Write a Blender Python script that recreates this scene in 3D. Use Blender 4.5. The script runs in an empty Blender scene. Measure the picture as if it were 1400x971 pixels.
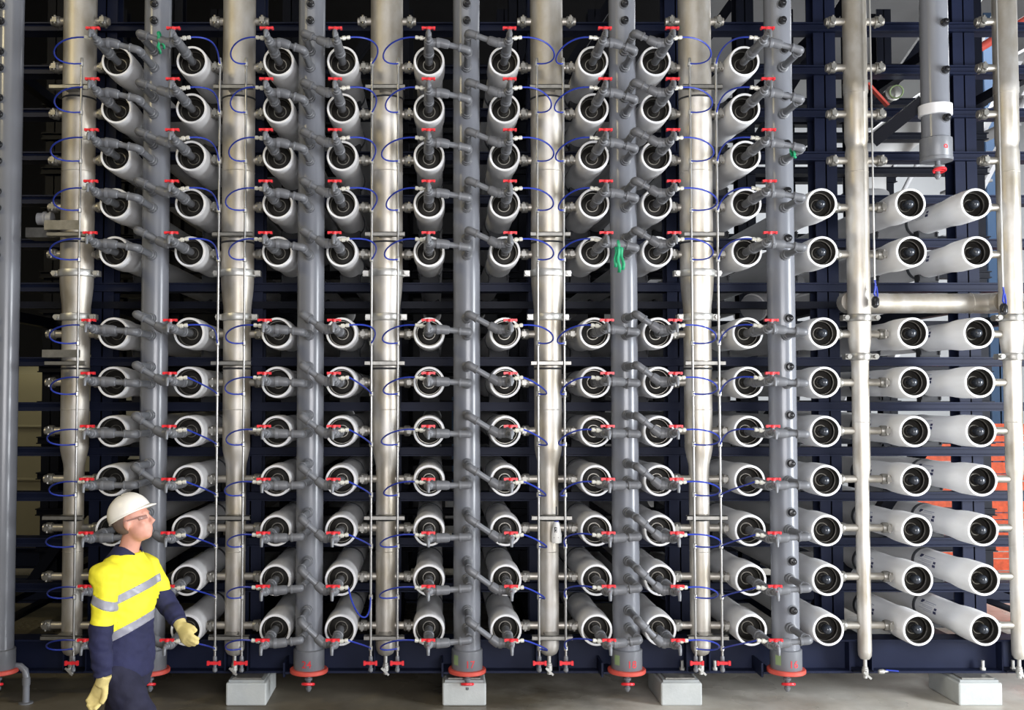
import bpy, bmesh, math, random
from mathutils import Vector, Matrix
random.seed(7)
S = bpy.context.scene
C = S.collection
PI = math.pi

# ------------------------------------------------------------------ camera
cam_d = bpy.data.cameras.new('camera')
cam = bpy.data.objects.new('camera', cam_d); C.objects.link(cam)
cam.location = (0, -8, 2.4)
cam.rotation_euler = (math.radians(92.34), 0, 0)
cam_d.sensor_fit = 'HORIZONTAL'; cam_d.sensor_width = 36.0
cam_d.lens = 36.0                     # 1400 px focal length on a 1400 px frame
cam_d.shift_x = (700 - 597) / 1400.0
cam_d.clip_end = 200
S.camera = cam

# ------------------------------------------------------------------ world, lights, exposure
S.view_settings.view_transform = 'Standard'
S.view_settings.look = 'None'
S.view_settings.gamma = 1.0
S.view_settings.use_curve_mapping = False
S.view_settings.exposure = 0.0
W = bpy.data.worlds.new('world'); S.world = W; W.use_nodes = True
W.node_tree.nodes['Background'].inputs[0].default_value = (0.82, 0.92, 1.0, 1)
W.node_tree.nodes['Background'].inputs[1].default_value = 0.03

def area(name, loc, target, sx, sy, power, col):
    l = bpy.data.lights.new(name, 'AREA'); l.shape = 'RECTANGLE'; l.size = sx; l.size_y = sy
    l.energy = power; l.color = col
    o = bpy.data.objects.new(name, l); C.objects.link(o); o.location = loc
    d = Vector(target) - Vector(loc); o.rotation_euler = d.to_track_quat('-Z', 'Y').to_euler()
    return o
# daylight through the big open door behind the photographer
area('door_daylight', (2.0, -8.7, 2.6), (2.2, 0, 1.2), 5.0, 2.6, 580, (0.98, 0.97, 1.0))
# side door at the right end of the aisle
area('side_door_daylight', (9.6, -4.2, 2.4), (2.5, -0.6, 1.2), 2.4, 4.4, 1300, (0.92, 0.96, 1.0))
# roof light over the aisle, behind the photographer
area('aisle_roof_light', (-1.0, -7.0, 8.6), (0.0, 0, 1.6), 8.0, 2.0, 140, (1.0, 0.98, 0.94))
# warm high-bay lamp, front left
area('high_bay_lamp', (-7.5, -6.0, 7.5), (-1.0, 0, 3.2), 0.9, 0.9, 190, (1.0, 0.84, 0.48))
# skylight over the far right bay behind the racks
area('far_bay_skylight', (9.5, 8.5, 8.8), (9.0, 9.0, 0.0), 8.0, 8.0, 1100, (0.95, 0.97, 1.0))
# weak fill light added to brighten the cream tank at far left
area('far_left_fill', (-6.2, 6.6, 4.2), (-6.0, 9.0, 1.0), 0.6, 0.6, 12, (1.0, 0.93, 0.62))

# ------------------------------------------------------------------ materials
MATS = {}
def mat(name, col, rough=0.5, metal=0.0, noise=0.0, nscale=8.0, bump=0.0, bscale=60.0, col2=None,
        stretch=(1, 1, 1), coat=0.0, rvar=0.0, spec=0.5):
    m = bpy.data.materials.new(name); m.use_nodes = True
    nt = m.node_tree; b = nt.nodes['Principled BSDF']
    b.inputs['Base Color'].default_value = (*col, 1)
    b.inputs['Roughness'].default_value = rough
    b.inputs['Metallic'].default_value = metal
    b.inputs['Specular IOR Level'].default_value = spec
    if coat: b.inputs['Coat Weight'].default_value = coat
    if noise or bump or rvar:
        g = nt.nodes.new('ShaderNodeNewGeometry')
        mp = nt.nodes.new('ShaderNodeMapping'); mp.inputs['Scale'].default_value = stretch
        nt.links.new(g.outputs['Position'], mp.inputs['Vector'])
        n = nt.nodes.new('ShaderNodeTexNoise'); n.inputs['Scale'].default_value = nscale
        n.inputs['Detail'].default_value = 6; n.inputs['Roughness'].default_value = 0.6
        nt.links.new(mp.outputs[0], n.inputs['Vector'])
        r = nt.nodes.new('ShaderNodeMapRange'); r.inputs[1].default_value = 0.32; r.inputs[2].default_value = 0.68
        nt.links.new(n.outputs['Fac'], r.inputs[0])
        if noise:
            mx = nt.nodes.new('ShaderNodeMix'); mx.data_type = 'RGBA'
            c2 = col2 or tuple(c * (1 - noise) for c in col)
            mx.inputs[6].default_value = (*c2, 1); mx.inputs[7].default_value = (*col, 1)
            nt.links.new(r.outputs[0], mx.inputs[0]); nt.links.new(mx.outputs[2], b.inputs['Base Color'])
        if rvar:
            rr = nt.nodes.new('ShaderNodeMapRange'); rr.inputs[3].default_value = rough - rvar; rr.inputs[4].default_value = rough + rvar
            nt.links.new(r.outputs[0], rr.inputs[0]); nt.links.new(rr.outputs[0], b.inputs['Roughness'])
        if bump:
            n2 = nt.nodes.new('ShaderNodeTexNoise'); n2.inputs['Scale'].default_value = bscale; n2.inputs['Detail'].default_value = 3
            nt.links.new(g.outputs['Position'], n2.inputs['Vector'])
            bp = nt.nodes.new('ShaderNodeBump'); bp.inputs['Strength'].default_value = bump; bp.inputs['Distance'].default_value = 0.01
            nt.links.new(n2.outputs['Fac'], bp.inputs['Height']); nt.links.new(bp.outputs[0], b.inputs['Normal'])
    MATS[name] = m
    return m
mat('vessel_white', (0.84, 0.84, 0.85), 0.42, noise=0.06, nscale=3, stretch=(6, 0.8, 6))
mat('plate_dark', (0.022, 0.020, 0.017), 0.5, noise=0.3, nscale=20, spec=0.18)
mat('bore_dark', (0.028, 0.026, 0.024), 0.45, 0.1, spec=0.3)
mat('port_dark', (0.03, 0.028, 0.027), 0.35)
mat('cap_black', (0.03, 0.035, 0.045), 0.16)
mat('ring_metal', (0.30, 0.285, 0.25), 0.38, 1.0)
mat('strap_dark', (0.07, 0.075, 0.085), 0.6)
mat('saddle_dark', (0.02, 0.021, 0.025), 0.7)
mat('print_navy', (0.03, 0.035, 0.10), 0.6)
mat('print_grey', (0.42, 0.43, 0.52), 0.6)
mat('pvc_grey', (0.188, 0.197, 0.222), 0.25, noise=0.10, nscale=3, stretch=(3, 3, 0.6))
mat('pvc_fitting', (0.142, 0.147, 0.160), 0.40, noise=0.12, nscale=14)
mat('pvc_collar', (0.155, 0.162, 0.178), 0.36)
mat('plug_black', (0.012, 0.012, 0.014), 0.25)
mat('steel', (0.60, 0.58, 0.55), 0.47, 0.74, noise=0.22, nscale=2.6, stretch=(2, 2, 1.2), rvar=0.07,
    col2=(0.43, 0.38, 0.30))
mat('steel_branch', (0.48, 0.45, 0.40), 0.42, 0.75, noise=0.3, nscale=9)
mat('coupling_metal', (0.33, 0.32, 0.295), 0.42, 0.8, noise=0.3, nscale=16)
mat('bright_steel', (0.52, 0.515, 0.49), 0.42, 0.75)
mat('tube_steel', (0.42, 0.415, 0.40), 0.38, 0.85)
mat('red_plastic', (0.72, 0.025, 0.035), 0.38)
mat('red_flange', (0.62, 0.085, 0.06), 0.5, noise=0.15, nscale=12)
mat('red_ink', (0.55, 0.03, 0.04), 0.6)
mat('white_fitting', (0.70, 0.69, 0.62), 0.32, 0.25)
mat('blue_tube', (0.018, 0.042, 0.36), 0.35)
mat('navy_shaded', (0.004, 0.0055, 0.013), 0.5, noise=0.25, nscale=4, spec=0.15)  # frame navy again, darkened so recessed steel looks shaded
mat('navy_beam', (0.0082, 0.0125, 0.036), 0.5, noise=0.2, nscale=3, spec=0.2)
mat('concrete_block', (0.46, 0.48, 0.47), 0.85, noise=0.12, nscale=7, bump=0.15)
mat('grout', (0.34, 0.36, 0.36), 0.8, noise=0.2, nscale=9)
mat('green_ribbon', (0.01, 0.30, 0.13), 0.55)
mat('green_label', (0.22, 0.30, 0.14), 0.6)
mat('bottle_white', (0.80, 0.79, 0.75), 0.4)
mat('wall_cream', (0.30, 0.275, 0.19), 0.8, noise=0.1, nscale=1.5)
mat('wall_grey', (0.60, 0.62, 0.64), 0.8, noise=0.06, nscale=1.0)
mat('roof_grey', (0.26, 0.26, 0.27), 0.8, noise=0.1, nscale=1.0)
mat('wall_dark', (0.022, 0.022, 0.024), 0.85, noise=0.2, nscale=1.0, spec=0.1)
mat('pipe_white', (0.78, 0.77, 0.76), 0.35, noise=0.05, nscale=3)
mat('duct_grey', (0.34, 0.34, 0.35), 0.5)
mat('orange_mesh', (0.85, 0.12, 0.035), 0.6, noise=0.35, nscale=14)
mat('white_rail', (0.72, 0.72, 0.74), 0.45)
mat('pale_blue', (0.05, 0.10, 0.19), 0.5)
mat('yellow_box', (0.75, 0.45, 0.03), 0.5)
mat('hivis_yellow', (0.86, 0.78, 0.03), 0.75, noise=0.12, nscale=9, bump=0.25, bscale=25)
mat('reflective_grey', (0.27, 0.27, 0.31), 0.4)
mat('navy_cloth', (0.014, 0.016, 0.062), 0.85, noise=0.3, nscale=9, bump=0.3, bscale=25)
mat('trouser_cloth', (0.010, 0.010, 0.032), 0.85, noise=0.3, nscale=9, bump=0.3, bscale=25)
mat('glove_hide', (0.66, 0.54, 0.21), 0.8, noise=0.2, nscale=25)
mat('skin', (0.62, 0.30, 0.22), 0.5, noise=0.12, nscale=18)
mat('hair_grey', (0.16, 0.11, 0.085), 0.8)
mat('helmet_white', (0.80, 0.77, 0.70), 0.35)
mat('lens_dark', (0.30, 0.17, 0.14), 0.2)

def floor_material():
    m = bpy.data.materials.new('concrete_floor'); m.use_nodes = True
    nt = m.node_tree; b = nt.nodes['Principled BSDF']
    g = nt.nodes.new('ShaderNodeNewGeometry')
    n = nt.nodes.new('ShaderNodeTexNoise'); n.inputs['Scale'].default_value = 1.1; n.inputs['Detail'].default_value = 8; n.inputs['Roughness'].default_value = 0.62
    nt.links.new(g.outputs['Position'], n.inputs['Vector'])
    cr = nt.nodes.new('ShaderNodeValToRGB')
    cr.color_ramp.elements[0].position = 0.33; cr.color_ramp.elements[0].color = (0.34, 0.31, 0.26, 1)
    cr.color_ramp.elements[1].position = 0.66; cr.color_ramp.elements[1].color = (0.64, 0.62, 0.56, 1)
    nt.links.new(n.outputs['Fac'], cr.inputs[0])
    # darker tone towards the left, edge broken up by noise
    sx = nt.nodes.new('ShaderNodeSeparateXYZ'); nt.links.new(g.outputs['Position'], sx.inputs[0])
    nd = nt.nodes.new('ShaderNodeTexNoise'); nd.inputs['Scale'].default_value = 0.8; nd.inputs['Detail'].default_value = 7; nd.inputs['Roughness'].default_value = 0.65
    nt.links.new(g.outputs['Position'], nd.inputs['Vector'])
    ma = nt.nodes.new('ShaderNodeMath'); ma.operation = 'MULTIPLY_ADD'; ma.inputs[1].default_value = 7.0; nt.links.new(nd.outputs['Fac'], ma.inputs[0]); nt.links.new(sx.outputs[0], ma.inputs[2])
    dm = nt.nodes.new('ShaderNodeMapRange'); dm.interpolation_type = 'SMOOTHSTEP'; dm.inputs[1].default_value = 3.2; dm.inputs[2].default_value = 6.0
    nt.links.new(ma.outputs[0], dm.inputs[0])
    dark_tone = nt.nodes.new('ShaderNodeMix'); dark_tone.data_type = 'RGBA'; dark_tone.blend_type = 'MULTIPLY'; dark_tone.inputs[0].default_value = 1.0; dark_tone.inputs[7].default_value = (0.30, 0.275, 0.23, 1)
    nt.links.new(cr.outputs[0], dark_tone.inputs[6])
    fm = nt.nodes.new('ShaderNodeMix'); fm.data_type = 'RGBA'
    nt.links.new(dm.outputs[0], fm.inputs[0]); nt.links.new(dark_tone.outputs[2], fm.inputs[6]); nt.links.new(cr.outputs[0], fm.inputs[7])
    nt.links.new(fm.outputs[2], b.inputs['Base Color'])
    n2 = nt.nodes.new('ShaderNodeTexNoise'); n2.inputs['Scale'].default_value = 0.9; n2.inputs['Detail'].default_value = 4
    nt.links.new(g.outputs['Position'], n2.inputs['Vector'])
    r = nt.nodes.new('ShaderNodeMapRange'); r.inputs[1].default_value = 0.42; r.inputs[2].default_value = 0.58
    r.inputs[3].default_value = 0.22; r.inputs[4].default_value = 0.6
    nt.links.new(n2.outputs['Fac'], r.inputs[0]); nt.links.new(r.outputs[0], b.inputs['Roughness'])
    MATS['concrete_floor'] = m
floor_material()

# ------------------------------------------------------------------ mesh helpers
def frame_of(d):
    d = d.normalized()
    u = d.cross(Vector((0, 0, 1)))
    if u.length < 1e-4: u = Vector((1, 0, 0))
    u.normalize()
    return u, d.cross(u).normalized()

class MB:
    def __init__(s): s.v = []; s.f = []
    def ring(s, c, u, w, r, n):
        b = len(s.v)
        for i in range(n):
            a = 2 * PI * i / n
            s.v.append(tuple(c + u * (r * math.cos(a)) + w * (r * math.sin(a))))
        return b
    def lathe(s, o, d, prof, n=20, caps=True):
        """prof: (radius, distance along d) pairs"""
        o = Vector(o); d = Vector(d).normalized(); u, w = frame_of(d)
        bs = [s.ring(o + d * t, u, w, max(r, 1e-4), n) for r, t in prof]
        for a, b in zip(bs, bs[1:]):
            for i in range(n):
                j = (i + 1) % n
                s.f.append((a + i, a + j, b + j, b + i))
        if caps:
            s.f.append(tuple(reversed(range(bs[0], bs[0] + n)))); s.f.append(tuple(range(bs[-1], bs[-1] + n)))
        return s
    def cyl(s, p0, p1, r, n=16, r1=None):
        p0 = Vector(p0); p1 = Vector(p1)
        return s.lathe(p0, p1 - p0, [(r, 0), (r if r1 is None else r1, (p1 - p0).length)], n)
    def tube(s, pts, r, n=8):
        pts = [Vector(p) for p in pts]; bs = []
        t = (pts[1] - pts[0]).normalized(); u, w = frame_of(t)
        for i, p in enumerate(pts):
            t2 = (pts[min(i + 1, len(pts) - 1)] - pts[max(i - 1, 0)]).normalized()
            u = (u - t2 * u.dot(t2)).normalized(); w = t2.cross(u)
            bs.append(s.ring(p, u, w, r[i] if isinstance(r, (list, tuple)) else r, n))
        for a, b in zip(bs, bs[1:]):
            for i in range(n):
                j = (i + 1) % n
                s.f.append((a + i, a + j, b + j, b + i))
        s.f.append(tuple(reversed(range(bs[0], bs[0] + n)))); s.f.append(tuple(range(bs[-1], bs[-1] + n)))
        return s
    def torus(s, c, d, R, r, n=28, m=8, flat=1.0):
        c = Vector(c); d = Vector(d).normalized(); u, w = frame_of(d); b = len(s.v)
        for i in range(n):
            a = 2 * PI * i / n; e = u * math.cos(a) + w * math.sin(a)
            for j in range(m):
                q = 2 * PI * j / m
                s.v.append(tuple(c + e * (R + r * math.cos(q)) + d * (r * flat * math.sin(q))))
        for i in range(n):
            for j in range(m):
                s.f.append((b + i * m + j, b + ((i + 1) % n) * m + j, b + ((i + 1) % n) * m + (j + 1) % m, b + i * m + (j + 1) % m))
        return s
    def box(s, lo, hi):
        b = len(s.v)
        for z in (lo[2], hi[2]):
            for x, y in ((lo[0], lo[1]), (hi[0], lo[1]), (hi[0], hi[1]), (lo[0], hi[1])): s.v.append((x, y, z))
        for q in ((3, 2, 1, 0), (4, 5, 6, 7), (0, 1, 5, 4), (1, 2, 6, 5), (2, 3, 7, 6), (3, 0, 4, 7)):
            s.f.append(tuple(b + i for i in q))
        return s
    def bar(s, p0, p1, w, h, up=(0, 0, 1)):
        """rectangular bar: w across, h along 'up'"""
        p0 = Vector(p0); p1 = Vector(p1); d = (p1 - p0).normalized(); up = Vector(up)
        x = d.cross(up).normalized(); y = x.cross(d).normalized(); b = len(s.v)
        for p in (p0, p1):
            for i, j in ((-1, -1), (1, -1), (1, 1), (-1, 1)): s.v.append(tuple(p + x * (i * w / 2) + y * (j * h / 2)))
        for q in ((0, 1, 2, 3), (7, 6, 5, 4), (0, 4, 5, 1), (1, 5, 6, 2), (2, 6, 7, 3), (3, 7, 4, 0)):
            s.f.append(tuple(b + i for i in q))
        return s
    def mesh(s, name, m, smooth=True, fix=True):
        me = bpy.data.meshes.new(name); me.from_pydata(s.v, [], s.f)
        if fix:
            bm = bmesh.new(); bm.from_mesh(me); bmesh.ops.recalc_face_normals(bm, faces=bm.faces); bm.to_mesh(me); bm.free()
        if smooth:
            me.shade_smooth(); me.set_sharp_from_angle(angle=math.radians(38))
        me.materials.append(MATS[m]); me.update()
        return me
    def build(s, name, m, parent=None, loc=(0, 0, 0), smooth=True):
        return put(name, s.mesh(name, m, smooth), parent, loc)

def put(name, me, parent=None, loc=(0, 0, 0), rot=None, scale=None):
    o = bpy.data.objects.new(name, me); C.objects.link(o); o.location = loc
    if rot: o.rotation_euler = rot
    if scale: o.scale = scale
    if parent: o.parent = parent
    return o
def tag(o, label, cat, group=None, kind=None):
    o['label'] = label
    if cat: o['category'] = cat
    if group: o['group'] = group
    if kind: o['kind'] = kind
    return o
def thing(name, loc, label, cat, group=None):
    o = bpy.data.objects.new(name, None); C.objects.link(o); o.location = loc
    o.empty_display_size = 0.05
    return tag(o, label, cat, group)
def struct(o, label=None):
    o['kind'] = 'structure'
    if label: o['label'] = label
    return o

ORD = ['first', 'second', 'third', 'fourth', 'fifth', 'sixth', 'seventh', 'eighth', 'ninth', 'tenth', 'eleventh', 'twelfth']
def rowname(r): return 'top row' if r == 0 else 'bottom row' if r == 11 else ORD[r] + ' row from top'
def colname(c): return 'leftmost column' if c == 0 else 'rightmost column' if c == 11 else ORD[c] + ' column from left'

# ------------------------------------------------------------------ layout (metres)
CX = [-2.531, -1.938, -1.251, -0.746, -0.060, 0.536, 1.238, 1.733, 2.435, 3.030, 3.728, 4.244]
RZ = [5.055, 4.677, 4.299, 3.920, 3.540, 2.900, 2.514, 2.130, 1.748, 1.362, 0.980, 0.596]
SX = [-2.882, -1.5945, -0.403, 0.887, 2.084, 3.379, 4.594]     # steel headers
PXH = [-3.42, -2.2345, -0.9985, 0.238, 1.4855, 2.7325, 3.986]  # plastic headers
SY, PY = 0.17, 0.10
VR, BR = 0.111, 0.123                                          # shell and bell radius

# ------------------------------------------------------------------ setting
def plane_box(name, lo, hi, m): return MB().box(lo, hi).build(name, m, smooth=False)
struct(plane_box('floor', (-16, -11, -0.3), (18, 16, 0), 'concrete_floor'), 'stained grey concrete floor, glossy in places, darker towards the left')
struct(plane_box('wall_back', (-16, 15.5, 0), (18, 15.8, 10), 'wall_grey'), 'pale grey back wall of the hall')
struct(plane_box('wall_left', (-16.3, -3, 0), (-16, 15.8, 10), 'wall_dark'), 'dark side wall of the hall')
struct(plane_box('wall_right', (18, -3, 0), (18.3, 15.8, 10), 'wall_grey'), 'pale side wall of the hall')
ceil = struct(plane_box('ceiling', (-16.3, -3, 10), (18.3, 15.8, 10.2), 'roof_grey'), 'grey metal roof lining of the hall')

# added dark sheet behind the left and middle bays, imitates the unlit hall
part = MB().box((-16, 11.0, 0), (4.6, 11.2, 10)).build('dark_backdrop', 'wall_dark', smooth=False)
struct(part, 'added dark backdrop behind the racks, imitating the unlit hall')

# ------------------------------------------------------------------ pressure vessels
def shell_mesh():
    L = 6.2
    prof = [(0.1035, 0.02), (0.1035, 0.004), (0.1055, 0.0), (0.119, 0.0), (0.1225, 0.006), (BR + 0.001, 0.03), (BR + 0.003, 0.12), (BR + 0.003, 0.26),
            (BR, 0.32), (0.1165, 0.385), (0.112, 0.44), (VR, 0.50), (VR, 1.6), (VR, 3.0), (VR, 4.6), (VR, 5.7),
            (BR, 5.9), (BR, L)]
    return MB().lathe((0, 0, 0), (0, 1, 0), prof, 32, caps=False).mesh('shell', 'vessel_white')
ME_SHELL = shell_mesh()
ME_PLATE = MB().lathe((0, 0, 0), (0, 1, 0), [(0.052, 0.105), (0.084, 0.112), (0.088, 0.118), (0.098, 0.118), (0.098, 0.13)], 28).mesh('end_plate', 'plate_dark')
ME_BORE = MB().lathe((0, 0, 0), (0, 1, 0), [(0.1034, 0.006), (0.1025, 0.013), (0.1025, 0.07), (0.099, 0.072), (0.099, 0.135)], 32, caps=False).mesh('bore_inside', 'bore_dark')  # dark inner face of the bore
ME_SNAP = MB().torus((0, 0.075, 0), (0, 1, 0), 0.0965, 0.0035, 28, 6).mesh('retaining_ring', 'ring_metal')
ME_PORTRING = MB().torus((0, 0.104, 0), (0, 1, 0), 0.047, 0.0045, 24, 6).mesh('port_ring', 'ring_metal')
ME_PORT = MB().lathe((0, 0, 0), (0, 1, 0), [(0.034, 0.02), (0.036, 0.03), (0.036, 0.108), (0.046, 0.108), (0.046, 0.125)], 20).mesh('permeate_port', 'port_dark')
ME_CAP = MB().lathe((0, 0, 0), (0, 1, 0), [(0.002, -0.012), (0.016, -0.009), (0.028, 0.0), (0.034, 0.014), (0.036, 0.026), (0.036, 0.062), (0.034, 0.064)], 24).mesh('port_cap', 'cap_black')
ME_STRAP = MB().lathe((0, 0.93, 0), (0, 1, 0), [(VR + 0.001, 0), (VR + 0.005, 0.003), (VR + 0.005, 0.047), (VR + 0.001, 0.05)], 28).mesh('strap', 'strap_dark')
ME_SADDLE = MB().box((-0.085, 0.80, -0.16), (0.085, 0.88, -0.085)).mesh('saddle', 'saddle_dark', smooth=False)
ME_SADDLE2 = MB().box((-0.085, 3.06, -0.16), (0.085, 3.14, -0.085)).mesh('saddle', 'saddle_dark', smooth=False)
ME_BOLT = MB().lathe((0, 0, 0), (0, 0, 1), [(0.007, -0.02), (0.007, 0.012), (0.012, 0.012), (0.012, 0.022)], 6).mesh('bolt', 'saddle_dark')
def coupling_mesh(s):
    m = MB()
    m.lathe((s * 0.118, SY, 0), (s, 0, 0), [(0.026, 0), (0.026, 0.03), (0.040, 0.032), (0.043, 0.040), (0.043, 0.072), (0.040, 0.080), (0.028, 0.082)], 18)
    for z in (-1, 1):
        m.box((s * 0.158 - 0.017, SY + z * 0.048 - 0.014, -0.02), (s * 0.158 + 0.017, SY + z * 0.048 + 0.014, 0.02))
        m.cyl((s * 0.158, SY + z * 0.052, -0.034), (s * 0.158, SY + z * 0.052, 0.034), 0.010, 8)
    return m.mesh('port_coupling', 'coupling_metal')
ME_COUP = {1: coupling_mesh(1), -1: coupling_mesh(-1)}
def print_mesh(quads, name, m):
    b = MB(); R = VR + 0.0015
    for (y0, y1, a0, a1) in quads:
        n = 3; k = len(b.v)
        for i in range(n + 1):
            a = math.radians(a0 + (a1 - a0) * i / n)
            for y in (y0, y1): b.v.append((R * math.cos(a), y, R * math.sin(a)))
        for i in range(n): b.f.append((k + 2 * i, k + 2 * i + 1, k + 2 * i + 3, k + 2 * i + 2))
    return b.mesh(name, m, fix=False)
ME_MARK = print_mesh([(0.80, 0.85, 137, 147), (0.815, 0.85, 147, 152), (0.56, 0.60, 156, 166), (0.56, 0.61, 170, 181)], 'printed_mark', 'print_navy')
ME_LINES = print_mesh([(0.60, 0.78, 139, 143), (0.62, 0.78, 147, 149), (0.63, 0.86, 158, 160), (0.63, 0.80, 164, 166), (0.64, 0.86, 173, 175), (0.64, 0.78, 179, 181)], 'printed_lines', 'print_grey')

def vessel(c, r):
    s = -1 if c % 2 == 0 else 1                        # side of the steel header: even columns have it on their left
    lab = ('open' if c < 9 else 'capped')
    if c < 9: lb = 'white pressure vessel fitted with grey pipe, %s, %s' % (rowname(r), colname(c))
    else: lb = 'white pressure vessel with black-capped end, %s, %s' % (rowname(r), colname(c))
    t = thing('pressure_vessel', (CX[c], 0, RZ[r]), lb, 'vessel', 'white pressure vessels in the rack')
    put('bore_inside', ME_BORE, put('shell', ME_SHELL, t))
    p = put('end_plate', ME_PLATE, t); put('retaining_ring', ME_SNAP, p); put('port_ring', ME_PORTRING, p)
    p = put('permeate_port', ME_PORT, t)
    if c >= 9: put('port_cap', ME_CAP, p)
    st = put('strap', ME_STRAP, t)
    sd = put('saddle', ME_SADDLE, t); put('saddle', ME_SADDLE2, t)
    for x in (-0.105, 0.105): put('bolt', ME_BOLT, sd, (x * 0.75, 0.79, -0.12))
    put('port_coupling', ME_COUP[s], t)
    if c >= 9:
        put('printed_mark', ME_MARK, t); put('printed_lines', ME_LINES, t)
for c in range(12):
    for r in range(12):
        if c >= 9 and r < 3: continue
        vessel(c, r)

# ------------------------------------------------------------------ permeate connectors (grey plastic, red valve)
Y0 = -0.42
ME_STUB = MB().lathe((0, 0, 0), (0, 1, 0), [(0.029, -0.14), (0.029, 0.03)], 18).mesh('port_stub', 'pvc_fitting')
ME_UNION = MB().lathe((0, 0, 0), (0, 1, 0), [(0.033, -0.27), (0.039, -0.262), (0.039, -0.235), (0.035, -0.23), (0.035, -0.20), (0.041, -0.195), (0.041, -0.145), (0.038, -0.14), (0.034, -0.125), (0.030, -0.12)], 20).mesh('union', 'pvc_fitting')
def tee_mesh(s):
    m = MB().lathe((0, 0, 0), (0, 1, 0), [(0.026, -0.475), (0.033, -0.47), (0.035, -0.46), (0.035, -0.275), (0.032, -0.265)], 20)
    m.lathe((0, Y0, 0), (s, 0, 0), [(0.032, 0), (0.032, 0.055), (0.038, 0.058), (0.038, 0.076), (0.034, 0.087)], 20)
    return m.mesh('tee', 'pvc_fitting')
ME_TEE = {1: tee_mesh(1), -1: tee_mesh(-1)}
ME_VALVE = MB().lathe((0, -0.485, 0), (0, -1, 0.16), [(0.026, -0.02), (0.026, 0.015), (0.018, 0.02), (0.018, 0.04), (0.023, 0.045), (0.023, 0.092), (0.018, 0.097), (0.018, 0.118), (0.012, 0.122)], 14)
ME_VALVE.cyl((0, -0.565, 0.012), (0, -0.565, 0.052), 0.013, 10)
ME_VALVE = ME_VALVE.mesh('sample_valve', 'pvc_fitting')
def handle_mesh():
    m = MB().lathe((0, -0.565, 0.046), (0, 0, 1), [(0.017, 0), (0.018, 0.018), (0.012, 0.022)], 12)
    for s in (-1, 1):
        m.box((min(s * 0.008, s * 0.05), -0.574, 0.052), (max(s * 0.008, s * 0.05), -0.556, 0.067))
        m.box((s * 0.043 - 0.007, -0.580, 0.048), (s * 0.043 + 0.007, -0.550, 0.066))
    return m.mesh('handle', 'red_plastic')
ME_HANDLE = handle_mesh()
ME_NOZZLE = MB().tube([(0, -0.60, 0.018), (0, -0.625, 0.016), (0, -0.634, 0.0), (0, -0.636, -0.035)], [0.014, 0.014, 0.013, 0.010], 10).mesh('nozzle', 'pvc_collar')
def fitting_mesh(s):
    return MB().lathe((-s * 0.022, -0.455, 0.02), (-s, 0, 0.12), [(0.010, 0), (0.010, 0.018), (0.017, 0.02), (0.017, 0.042), (0.011, 0.044), (0.011, 0.054), (0.015, 0.056), (0.015, 0.076), (0.008, 0.08)], 8).mesh('tube_fitting', 'white_fitting')
ME_FIT = {1: fitting_mesh(1), -1: fitting_mesh(-1)}
ARM = {}
def arm_parts(s, h, dz):
    key = (s, round(h, 3), round(dz, 3))
    if key in ARM: return ARM[key]
    a = Vector((s * 0.087, Y0, 0)); b = Vector((s * h, Y0, dz)); d = (b - a).normalized(); L = (b - a).length
    cp = MB().lathe(a - d * 0.01, d, [(0.031, 0), (0.035, 0.004), (0.035, 0.055), (0.033, 0.062), (0.031, 0.074), (0.024, 0.080)], 18).mesh('coupling', 'pvc_fitting')
    ar = MB().cyl(a + d * 0.05, b - d * 0.04, 0.0215, 16).mesh('arm', 'pvc_collar')
    pts = [b - d * 0.072, b - d * 0.018]
    for i in range(1, 6):
        q = i / 5 * PI / 2
        pts.append(b - d * 0.018 * (1 - math.sin(q)) + Vector((0, 0.02 * (1 - math.cos(q)), 0)))
    pts.append(b + Vector((0, 0.065, 0)))
    el = MB().tube(pts, 0.0295, 16)
    el.lathe(b - d * 0.076, d, [(0.029, 0), (0.033, 0.002), (0.033, 0.014), (0.029, 0.018)], 16)
    el.lathe(b + Vector((0, 0.052, 0)), (0, 1, 0), [(0.029, 0), (0.033, 0.002), (0.033, 0.014), (0.029, 0.018)], 16)
    el = el.mesh('elbow', 'pvc_fitting')
    hs = MB().lathe((s * h, 0, dz), (0, 1, 0), [(0.027, -0.31), (0.027, -0.075), (0.034, -0.072), (0.034, -0.04), (0.041, -0.036), (0.041, 0.02)], 18).mesh('header_stub', 'pvc_fitting')
    ARM[key] = (cp, ar, el, hs); return ARM[key]
for c in range(9):
    s = 1 if c % 2 == 0 else -1
    hx = PXH[1 + c // 2]
    for r in range(12):
        k = (RZ[0] - RZ[r]) / (RZ[0] - RZ[11])
        dz = (-0.055 + 0.075 * k) if s > 0 else (0.075 + 0.08 * k)
        t = thing('permeate_connector', (CX[c], 0, RZ[r]),
                  'grey plastic connector with red valve handle, %s, %s' % (rowname(r), colname(c)), 'pipe fitting', 'grey connectors with red valves')
        put('port_stub', ME_STUB, t); put('union', ME_UNION, t); put('tee', ME_TEE[s], t)
        cp, ar, el, hs = arm_parts(s, abs(hx - CX[c]), dz)
        put('coupling', cp, t); put('arm', ar, t); put('elbow', el, t); put('header_stub', hs, t)
        v = put('sample_valve', ME_VALVE, t)
        ho = put('handle', ME_HANDLE, v); ho['label'] = 'red T-shaped valve handle'
        put('nozzle', ME_NOZZLE, v); put('tube_fitting', ME_FIT[s], t)

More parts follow.
